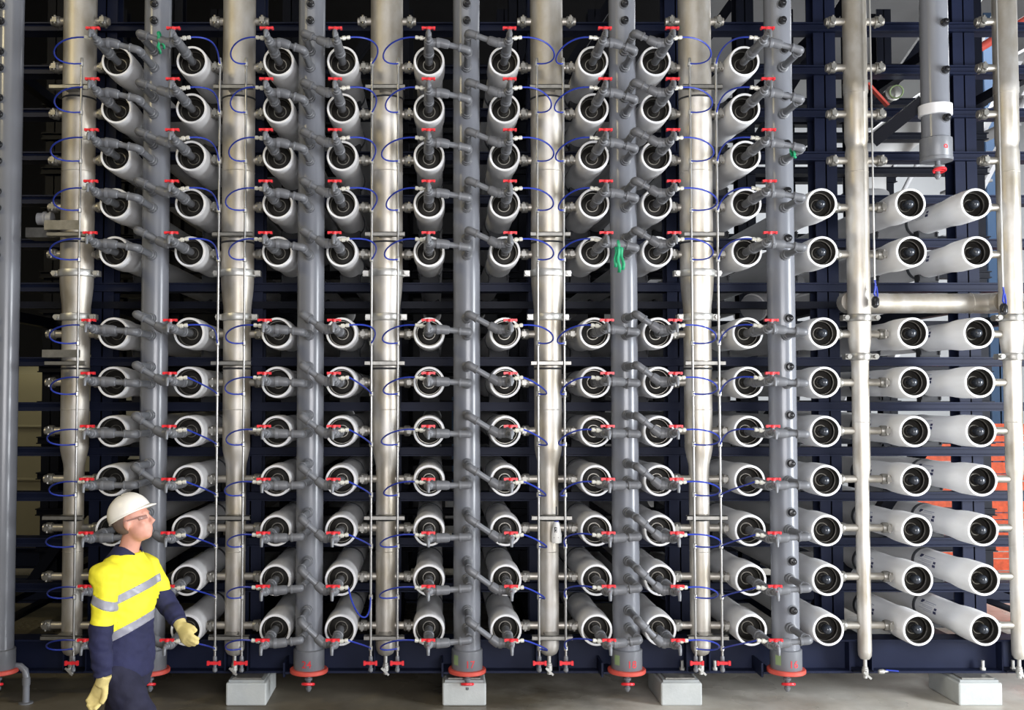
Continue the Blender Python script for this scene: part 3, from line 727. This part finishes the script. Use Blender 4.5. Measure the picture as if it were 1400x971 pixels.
# orange barrier netting behind the vessels at right
t = thing('orange_barrier', (7.35, 5.6, 0), 'orange plastic barrier netting behind the rightmost vessels', 'barrier')
for k in range(24):
    z = 0.06 + k * 0.085
    MB().bar((-1.0, 0.02 * math.sin(k), z), (1.2, 0.02 * math.cos(k), z + 0.02 * math.sin(2.1 * k)), 0.012, 0.078, (0, 0, 1)).build('net_strand', 'orange_mesh', t, smooth=False)
for x in (-1.0, -0.25, 0.5, 1.2): MB().cyl((x, 0.05, 0), (x, 0.05, 2.15), 0.025, 8).build('stake', 'white_rail', t)

# pale panels and blue posts in the lit bay at far right
t = thing('blue_column', (9.55, 9.5, 0), 'pale blue building column in the bright bay at right', 'column')
hc = MB().box((-0.15, -0.15, 0), (0.15, -0.12, 9)).box((-0.15, 0.12, 0), (0.15, 0.15, 9)).box((-0.012, -0.15, 0), (0.012, 0.15, 9)); hc.build('shaft', 'pale_blue', t, smooth=False)
MB().box((-0.25, -0.25, 0), (0.25, 0.25, 0.03)).build('base_plate', 'pale_blue', t, smooth=False)
t = thing('control_cabinet', (0.35, 7.4, 0), 'pale grey cabinet on blue post seen between middle vessels', 'cabinet')
MB().box((-0.22, -0.1, 0.38), (0.18, 0.2, 1.05)).build('case', 'pipe_white', t, smooth=False)
MB().box((-0.19, -0.112, 0.42), (0.15, -0.1, 1.01)).build('door', 'wall_grey', t, smooth=False)
MB().box((-0.12, 0.0, 0), (0.08, 0.12, 2.4)).build('post', 'pale_blue', t, smooth=False)

# far left: cream tank and plinth seen through the frame
t = thing('cream_tank', (-5.9, 9.1, 0), 'dim cream storage tank seen through frame at far left', 'tank')
MB().lathe((0, 0, 0.25), (0, 0, 1), [(1.55, 0), (1.6, 0.03), (1.6, 2.3), (1.5, 2.5), (0.9, 2.75), (0.2, 2.85)], 40).build('body', 'wall_cream', t)
for z in (0.9, 1.7): MB().torus((0, 0, 0.25 + z), (0, 0, 1), 1.605, 0.03, 40, 6).build('hoop', 'wall_cream', t)
for a in (0.5, 1.6, 2.6, 3.7, 4.7, 5.8): MB().cyl((1.3 * math.cos(a), 1.3 * math.sin(a), 0), (1.3 * math.cos(a), 1.3 * math.sin(a), 0.27), 0.09, 10).build('leg', 'wall_dark', t)

# ------------------------------------------------------------------ the worker
PO = Vector((-1.74, -2.24, 0)); PA = math.radians(18)
PF = Vector((math.cos(PA), -math.sin(PA), 0)); PR = Vector((-math.sin(PA), -math.cos(PA), 0)); PU = Vector((0, 0, 1))
def P(u, v, z): return PF * u + PR * v + PU * z          # local to the worker's foot point
class Body(MB):
    def loft(s, rings, n=20, ca=True):
        bs = []
        for c, a, b in rings:
            k = len(s.v); bs.append(k)
            for i in range(n):
                q = 2 * PI * i / n; s.v.append(tuple(c + a * math.cos(q) + b * math.sin(q)))
        for a, b in zip(bs, bs[1:]):
            for i in range(n): s.f.append((a + i, a + (i + 1) % n, b + (i + 1) % n, b + i))
        s.f.append(tuple(reversed(range(bs[0], bs[0] + n)))); s.f.append(tuple(range(bs[-1], bs[-1] + n)))
        return s
    def ell(s, c, a, b, d, n=16, m=10):
        """ellipsoid with the three half-axis vectors a, b, d"""
        rings = []
        for j in range(m + 1):
            q = -PI / 2 + PI * (j if 0 < j < m else (0.15 if j == 0 else m - 0.15)) / m
            rings.append((c + d * math.sin(q), a * math.cos(q), b * math.cos(q)))
        return s.loft(rings, n)
    def limb(s, pts, rad, n=14): return s.tube([Vector(p) for p in pts], rad, n)
from mathutils import noise as mnoise
def remesh(b, voxel, sm=6, fold=0.0):
    me = bpy.data.meshes.new('tmp'); me.from_pydata(b.v, [], b.f)
    bm = bmesh.new(); bm.from_mesh(me); bmesh.ops.recalc_face_normals(bm, faces=bm.faces); bm.to_mesh(me); bm.free()
    o = bpy.data.objects.new('tmp', me); C.objects.link(o)
    r = o.modifiers.new('r', 'REMESH'); r.mode = 'VOXEL'; r.voxel_size = voxel
    if sm:
        k = o.modifiers.new('s', 'SMOOTH'); k.factor = 0.5; k.iterations = sm
    bpy.context.view_layer.update()
    out = bpy.data.meshes.new_from_object(o.evaluated_get(bpy.context.evaluated_depsgraph_get()))
    bpy.data.objects.remove(o); bpy.data.meshes.remove(me)
    if fold:
        nr = [v.normal.copy() for v in out.vertices]
        for v, n_ in zip(out.vertices, nr):
            q = v.co
            w = mnoise.noise(Vector((q.x * 9 + q.z * 5, q.y * 9, q.z * 16 - q.x * 8))) + 0.6 * mnoise.noise(Vector((q.x * 20, q.y * 20, q.z * 34 + q.x * 14)))
            v.co = q + n_ * (fold * w)
    return out
def smooth_limb(keys, n=5):
    """Catmull-Rom through (point, radius) keys"""
    pts, rad = [], []
    for i in range(len(keys) - 1):
        p = [Vector(keys[max(0, min(len(keys) - 1, i + k))][0]) for k in (-1, 0, 1, 2)]
        r0, r1 = keys[i][1], keys[i + 1][1]
        for q in range(n):
            t_ = q / n
            pts.append(0.5 * ((2 * p[1]) + (p[2] - p[0]) * t_ + (2 * p[0] - 5 * p[1] + 4 * p[2] - p[3]) * t_ ** 2 + (3 * p[1] - p[0] - 3 * p[2] + p[3]) * t_ ** 3))
            rad.append(r0 + (r1 - r0) * (t_ * t_ * (3 - 2 * t_)))
    pts.append(Vector(keys[-1][0])); rad.append(keys[-1][1])
    return pts, rad
J = dict(shR=P(0.015, 0.175, 1.432), elR=P(0.035, 0.255, 1.125), wrR=P(0.045, 0.250, 0.895), haR=P(0.015, 0.246, 0.82),
         shL=P(0.01, -0.180, 1.432), elL=P(0.105, -0.265, 1.205), wrL=P(0.233, -0.20, 1.105), haL=P(0.285, -0.165, 1.06),
         hiR=P(0.0, 0.095, 0.93), knR=P(0.25, 0.10, 0.52), anR=P(0.30, 0.10, 0.10), toR=P(0.50, 0.11, 0.06),
         hiL=P(0.0, -0.095, 0.93), knL=P(-0.12, -0.10, 0.50), anL=P(-0.44, -0.10, 0.20), toL=P(-0.31, -0.10, 0.04))
def torso(b, e=0.0, z0=0.84, z1=1.56):
    T = [(0.80, 0.0, .160, .115), (0.86, 0.0, .172, .122), (0.93, 0.0, .176, .125), (1.0, 0.005, .168, .118), (1.08, 0.01, .158, .112), (1.16, 0.012, .160, .116), (1.25, 0.012, .172, .124), (1.34, 0.010, .182, .126),
         (1.41, 0.004, .184, .116), (1.46, 0.0, .168, .098), (1.50, 0.0, .120, .080), (1.535, 0.008, .075, .066), (1.56, 0.015, .062, .062)]
    rg = [(P(u, 0, z), PR * (w + e), PF * (d + e)) for z, u, w, d in T if z0 <= z <= z1]
    return b.loft(rg, 24)
HD = math.radians(6); HF = Vector((math.cos(HD), -math.sin(HD), 0)); HR = Vector((-math.sin(HD), -math.cos(HD), 0))
hp = math.radians(15)                                      # chin lifted
HFp = HF * math.cos(hp) + PU * math.sin(hp); HU = PU * math.cos(hp) - HF * math.sin(hp)
HC = Vector((0.055, -0.030, 1.710))
def H(f, r, z): return HC + HFp * f + HR * r + HU * z
def fingers(b, wr, ha, side, curl, e=0.0, thick=1.0):
    """palm, four curled fingers of unequal length and a thumb from the side of the palm"""
    d = (ha - wr).normalized()
    ac = (PF if side > 0 else (PF * 0.3 + PU * 0.5)).normalized(); ac = (ac - d * ac.dot(d)).normalized()   # across the knuckles, thumb side
    nrm = d.cross(ac) * (-side); nrm.normalize()                          # back of hand faces outward
    b.loft([(wr, ac * (0.028 + e), nrm * (0.022 + e)), (wr + d * 0.04, ac * (0.037 + e), nrm * (0.020 + e)), (wr + d * 0.085, ac * (0.043 + e), nrm * (0.018 + e)), (wr + d * 0.105, ac * (0.040 + e), nrm * (0.014 + e))], 14)
    for k, (off, L) in enumerate(((0.031, 0.074), (0.011, 0.084), (-0.010, 0.078), (-0.030, 0.062))):
        p = wr + d * (0.094 - 0.004 * abs(k - 1)) + ac * off
        pts = [p - d * 0.02]; ang = 0.15
        for q, sgm in enumerate((0.42, 0.32, 0.26)):
            ang += curl * (0.6 + 0.3 * q)
            dv = d * math.cos(ang) - nrm * math.sin(ang)
            pts.append(p); p = p + dv * (L * sgm)
        pts.append(p)
        b.limb(pts, [x * thick + e for x in (0.0105, 0.0105, 0.0098, 0.009, 0.0075)], 10)
    p = wr + d * 0.03 + ac * 0.026
    v1 = (d * 0.75 + ac * 0.55 - nrm * 0.35).normalized(); v2 = (d * 0.95 + ac * 0.05 - nrm * 0.45).normalized()
    b.limb([p - v1 * 0.015, p + v1 * 0.03, p + v1 * 0.045 + v2 * 0.012, p + v1 * 0.045 + v2 * 0.042], [x * thick + e for x in (0.014, 0.0125, 0.0115, 0.009)], 10)

worker = thing('person', PO, 'worker in white helmet and yellow hi-vis shirt walking past the rack', 'person')
b = Body(); torso(b)
b.loft([(P(0.008, 0, 1.50), PR * 0.062, PF * 0.060), (P(0.03, 0, 1.57), PR * 0.055, PF * 0.058), (P(0.052, 0, 1.64), PR * 0.055, PF * 0.060), (HC + Vector((-0.01, 0, -0.01)), PR * 0.055, PF * 0.06)], 16)
# head
b.ell(H(-0.012, 0, 0.028), HFp * 0.100, HR * 0.077, HU * 0.098)
b.ell(H(0.020, 0, -0.045), HFp * 0.070, HR * 0.060, HU * 0.075)
b.ell(H(0.052, 0, -0.090), HFp * 0.034, HR * 0.034, HU * 0.026)          # chin
b.ell(H(0.079, 0, 0.030), HFp * 0.014, HR * 0.045, HU * 0.013)           # brow
b.ell(H(0.060, 0.037, -0.020), HFp * 0.022, HR * 0.020, HU * 0.022); b.ell(H(0.060, -0.037, -0.020), HFp * 0.022, HR * 0.020, HU * 0.022)
b.limb([H(0.084, 0, 0.018), H(0.098, 0, -0.006), H(0.112, 0, -0.026), H(0.094, 0, -0.034)], [0.009, 0.011, 0.014, 0.012], 10)   # nose
for r_ in (-0.011, 0.011): b.ell(H(0.099, r_, -0.032), HFp * 0.010, HR * 0.008, HU * 0.008)
b.ell(H(0.087, 0, -0.058), HFp * 0.010, HR * 0.024, HU * 0.007); b.ell(H(0.085, 0, -0.071), HFp * 0.010, HR * 0.021, HU * 0.007)   # lips
for s_ in (-1, 1): b.ell(H(-0.012, s_ * 0.080, -0.012), HFp * 0.019, HR * 0.009, HU * 0.033)
for sd in 'RL':
    pts, rad = smooth_limb([(J['sh' + sd], .062), (J['sh' + sd] * 0.55 + J['el' + sd] * 0.45, .052), (J['el' + sd], .043), (J['el' + sd] * 0.6 + J['wr' + sd] * 0.4, .044), (J['wr' + sd], .029)])
    b.limb(pts, rad)
    pts, rad = smooth_limb([(J['hi' + sd], .090), (J['hi' + sd] * 0.55 + J['kn' + sd] * 0.45, .080), (J['kn' + sd], .058), (J['kn' + sd] * 0.65 + J['an' + sd] * 0.35 - PF * 0.02, .058), (J['an' + sd], .038)])
    b.limb(pts, rad)
    b.limb([J['an' + sd], J['an' + sd] * 0.5 + J['to' + sd] * 0.5 - PU * 0.01, J['to' + sd]], [.042, .044, .036], 12)
fingers(b, J['wrR'], J['haR'], 1, 0.42); fingers(b, J['wrL'], J['haL'], -1, 0.5)
me = remesh(b, 0.0085, 4); me.shade_smooth(); me.materials.append(MATS['skin'])
put('body', me, worker)

def split(me, cuts, classify, names):
    """cut a garment mesh cleanly along planes and hand out its faces to several child meshes"""
    bm = bmesh.new(); bm.from_mesh(me)
    for co, no in cuts:
        bmesh.ops.bisect_plane(bm, geom=bm.verts[:] + bm.edges[:] + bm.faces[:], plane_co=co, plane_no=no, dist=1e-5)
    bm.faces.ensure_lookup_table()
    cls = [classify(f.calc_center_median()) for f in bm.faces]
    bm.to_mesh(me); bm.free()
    out = {}
    for key, (nm, mt, parent) in names.items():
        bm = bmesh.new(); bm.from_mesh(me); bm.faces.ensure_lookup_table()
        kill = [f for f, k in zip(bm.faces, cls) if k != key]
        bmesh.ops.delete(bm, geom=kill, context='FACES')
        m2 = bpy.data.meshes.new(nm); bm.to_mesh(m2); bm.free()
        if not len(m2.polygons): continue
        m2.shade_smooth(); m2.materials.clear(); m2.materials.append(MATS[mt])
        o = put(nm, m2, out.get(parent, worker)); sl = o.modifiers.new('s', 'SOLIDIFY'); sl.thickness = 0.006; sl.offset = -0.5
        out[key] = o
    return out

# shirt: yellow hi-vis top, reflective bands, navy lower part
b = Body(); torso(b, 0.017, 0.86, 1.54)
for s_ in (-1, 1): b.ell(P(0.0, s_ * 0.172, 1.428), PR * 0.088, PF * 0.092, PU * 0.078)
for sd in 'RL':
    a_, e_, w_ = J['sh' + sd], J['el' + sd], J['wr' + sd]
    pts, rad = smooth_limb([(a_ + PU * 0.005, .076), (a_ * 0.6 + e_ * 0.4, .070), (e_ + PF * -0.004, .062), (e_ * 0.5 + w_ * 0.5, .056), (e_ * 0.1 + w_ * 0.9, .047)])
    for k_ in range(len(rad)): rad[k_] += 0.0035 * math.sin(k_ * 2.3) + 0.002 * math.sin(k_ * 5.1 + 1)      # cloth folds
    b.limb(pts, rad, 16)
# waist folds and untucked tail
b.loft([(P(0.0, 0, 0.86), PR * 0.19, PF * 0.142), (P(0.0, 0, 0.92), PR * 0.20, PF * 0.15), (P(0.01, 0, 1.02), PR * 0.188, PF * 0.142), (P(0.012, 0, 1.08), PR * 0.18, PF * 0.136)], 24)
me = remesh(b, 0.009, 5, 0.008)
def sl_(x0, z0, x1, z1):
    k_ = (z1 - z0) / (x1 - x0); return (Vector((x0, 0, z0)), Vector((-k_, 0, 1)).normalized(), lambda c: z0 + k_ * (c.x - x0))
ch0 = sl_(-0.06, 1.245, 0.155, 1.345); ch1 = sl_(-0.06, 1.292, 0.155, 1.392)     # chest band
he0 = sl_(-0.07, 1.05, 0.16, 1.165); he1 = sl_(-0.07, 1.098, 0.16, 1.213)        # hem band
sb0 = sl_(-0.20, 1.330, -0.04, 1.275); sb1 = sl_(-0.20, 1.377, -0.04, 1.322)     # near sleeve band
hem = sl_(-0.2, 1.205, -0.05, 1.190)
hemL = (Vector((0, 0, 1.29)), Vector((0, 0, 1)))
def on_arm(c):
    best = None
    for sd in 'RL':
        for a_, e_ in ((J['sh' + sd], J['el' + sd]), (J['el' + sd], J['wr' + sd])):
            t_ = max(0, min(1, (c - a_).dot(e_ - a_) / (e_ - a_).length_squared)); d_ = (c - (a_ + (e_ - a_) * t_)).length
            if best is None or d_ < best[0]: best = (d_, sd, a_ is J['el' + sd])
    lim = 0.090 if best[2] else 0.083
    v_ = c.dot(PR)
    return best[1] if best[0] < lim and abs(v_) > 0.187 else None
def cls_shirt(c):
    arm = on_arm(c)
    if arm == 'R':
        if c.z < hem[2](c): return 'navy'
        return 'band' if sb0[2](c) < c.z < sb1[2](c) else 'yellow'
    if arm == 'L': return 'navy' if c.z < 1.29 else 'yellow'
    if c.z < he0[2](c): return 'navy'
    if c.z < he1[2](c): return 'band'
    if ch0[2](c) < c.z < ch1[2](c): return 'band'
    return 'yellow'
split(me, [x[:2] for x in (ch0, ch1, he0, he1, sb0, sb1, hem)] + [hemL], cls_shirt,
      {'yellow': ('shirt', 'hivis_yellow', None), 'band': ('reflective_band', 'reflective_grey', 'yellow'), 'navy': ('shirt_lower', 'navy_cloth', 'yellow')})
# collar
b = Body()
cr_ = []
for k_, (z, w, d, u) in enumerate(((1.50, .128, .102, 0.0), (1.545, .088, .082, 0.010), (1.575, .074, .074, 0.024))):
    cr_.append((P(u, 0, z), PR * w, PF * d))
bs = Body()
for c_, a_, b_ in cr_:
    for i in range(21):
        q = math.radians(-62 + (304) * i / 20) ; q = math.radians(28) + (2 * PI - math.radians(56)) * i / 20
        bs.v.append(tuple(c_ + b_ * math.cos(q) + a_ * math.sin(q) - PU * (0.055 * max(0, math.cos(q)) ** 2)))
for r_ in range(2):
    for i in range(20): k_ = r_ * 21 + i; bs.f.append((k_, k_ + 1, k_ + 22, k_ + 21))
o = put('collar', bs.mesh('collar', 'navy_cloth'), worker); sl = o.modifiers.new('s', 'SOLIDIFY'); sl.thickness = 0.006
# trousers
b = Body(); b.loft([(P(0, 0, 0.80), PR * 0.172, PF * 0.135), (P(0, 0, 0.90), PR * 0.188, PF * 0.138), (P(0.0, 0, 1.00), PR * 0.180, PF * 0.13)], 24)
for sd in 'RL':
    h_, k_, a_ = J['hi' + sd], J['kn' + sd], J['an' + sd]
    pts, rad = smooth_limb([(h_, .108), (h_ * 0.55 + k_ * 0.45, .102), (k_, .086), (k_ * 0.5 + a_ * 0.5 - PF * 0.01, .080), (a_ + PU * 0.01, .066)])
    for q in range(len(rad)): rad[q] += 0.003 * math.sin(q * 1.9)
    b.limb(pts, rad, 18)
b.ell(P(0.10, 0.17, 0.78), PF * 0.06, PR * 0.03, PU * 0.08)                # thigh pocket
me = remesh(b, 0.011, 5, 0.008); me.shade_smooth(); me.materials.append(MATS['trouser_cloth']); put('trousers', me, worker)
# gloves and boots
for sd, side, cu in (('R', 1, 0.42), ('L', -1, 0.5)):
    b = Body(); fingers(b, J['wr' + sd], J['ha' + sd], side, cu, 0.0035, 1.12)
    d_ = (J['ha' + sd] - J['wr' + sd]).normalized()
    b.limb([J['wr' + sd] - d_ * 0.035, J['wr' + sd] + d_ * 0.01, J['wr' + sd] + d_ * 0.03], [0.040, 0.036, 0.036], 14)
    me = remesh(b, 0.006, 3); me.shade_smooth(); me.materials.append(MATS['glove_hide']); put('glove', me, worker)
    b = Body(); b.limb([J['an' + sd] + PU * 0.08, J['an' + sd], J['an' + sd] * 0.45 + J['to' + sd] * 0.55, J['to' + sd]], [.056, .056, .056, .047], 14)
    me = remesh(b, 0.010, 3); me.shade_smooth(); me.materials.append(MATS['saddle_dark']); put('boot', me, worker)
# hair fringe below the helmet, safety glasses
b = Body(); b.ell(H(-0.032, 0, 0.015), HFp * 0.092, HR * 0.081, HU * 0.088)
me = remesh(b, 0.008, 2)
bm = bmesh.new(); bm.from_mesh(me); bmesh.ops.bisect_plane(bm, geom=bm.verts[:] + bm.edges[:] + bm.faces[:], plane_co=H(-0.005, 0, 0), plane_no=HFp * 1.0 - HU * 0.35, clear_outer=True)
bm.to_mesh(me); bm.free(); me.shade_smooth(); me.materials.append(MATS['hair_grey']); put('hair', me, worker)
g = Body()
def strip(pts, h, th):
    k_ = len(g.v)
    for p in pts:
        for dz in (-h / 2, h / 2): g.v.append(tuple(p + HU * dz))
    for i in range(len(pts) - 1): g.f.append((k_ + 2 * i, k_ + 2 * i + 2, k_ + 2 * i + 3, k_ + 2 * i + 1))
strip([H(0.088 - 0.03 * (r_ / 0.07) ** 2, r_, 0.006) for r_ in [-0.068 + 0.0136 * i for i in range(11)]], 0.022, 0)
o = put('safety_glasses', g.mesh('safety_glasses', 'lens_dark'), worker); sl = o.modifiers.new('s', 'SOLIDIFY'); sl.thickness = 0.003
g2 = MB()
for s_ in (-1, 1): g2.bar(H(0.06, s_ * 0.070, 0.012), H(-0.02, s_ * 0.084, 0.010), 0.004, 0.008, HU)
g2.build('temple', 'lens_dark', o)
# helmet
tp = math.radians(13)
KF = HFp * math.cos(tp) + HU * math.sin(tp); KU = HU * math.cos(tp) - HFp * math.sin(tp)
KC = H(-0.014, 0, 0.040)
def K(f, r, z): return KC + KF * f + HR * r + KU * z
m = MB(); n, mm = 32, 12
for j in range(mm + 1):
    q = (PI / 2) * (j / mm) * 0.985
    for i in range(n):
        a = 2 * PI * i / n
        ridge = 0.004 if abs(math.sin(a)) < 0.15 and q > 0.3 else 0
        f = 0.125 * math.cos(q) ** 0.9 * math.cos(a); r_ = 0.107 * math.cos(q) ** 0.9 * math.sin(a)
        m.v.append(tuple(K(f, r_, 0.117 * math.sin(q) + ridge)))
for j in range(mm):
    for i in range(n): m.f.append((j * n + i, j * n + (i + 1) % n, (j + 1) * n + (i + 1) % n, (j + 1) * n + i))
m.f.append(tuple(range(mm * n, mm * n + n)))
hel = put('helmet', m.mesh('helmet', 'helmet_white'), worker); sl = hel.modifiers.new('s', 'SOLIDIFY'); sl.thickness = 0.004
m = MB()
for i in range(n):                                          # rim, drawn out into a peak in front and a nape at the back
    a = 2 * PI * i / n; c_ = math.cos(a); pk = max(0, c_) ** 3
    m.v.append(tuple(K(0.122 * c_, 0.105 * math.sin(a), 0.006)))
    m.v.append(tuple(K((0.129 + 0.033 * pk) * c_, 0.111 * math.sin(a), -0.004 - 0.010 * pk)))
for i in range(n): j = (i + 1) % n; m.f.append((2 * i, 2 * i + 1, 2 * j + 1, 2 * j))
o = put('brim', m.mesh('brim', 'helmet_white'), hel); sl = o.modifiers.new('s', 'SOLIDIFY'); sl.thickness = 0.005
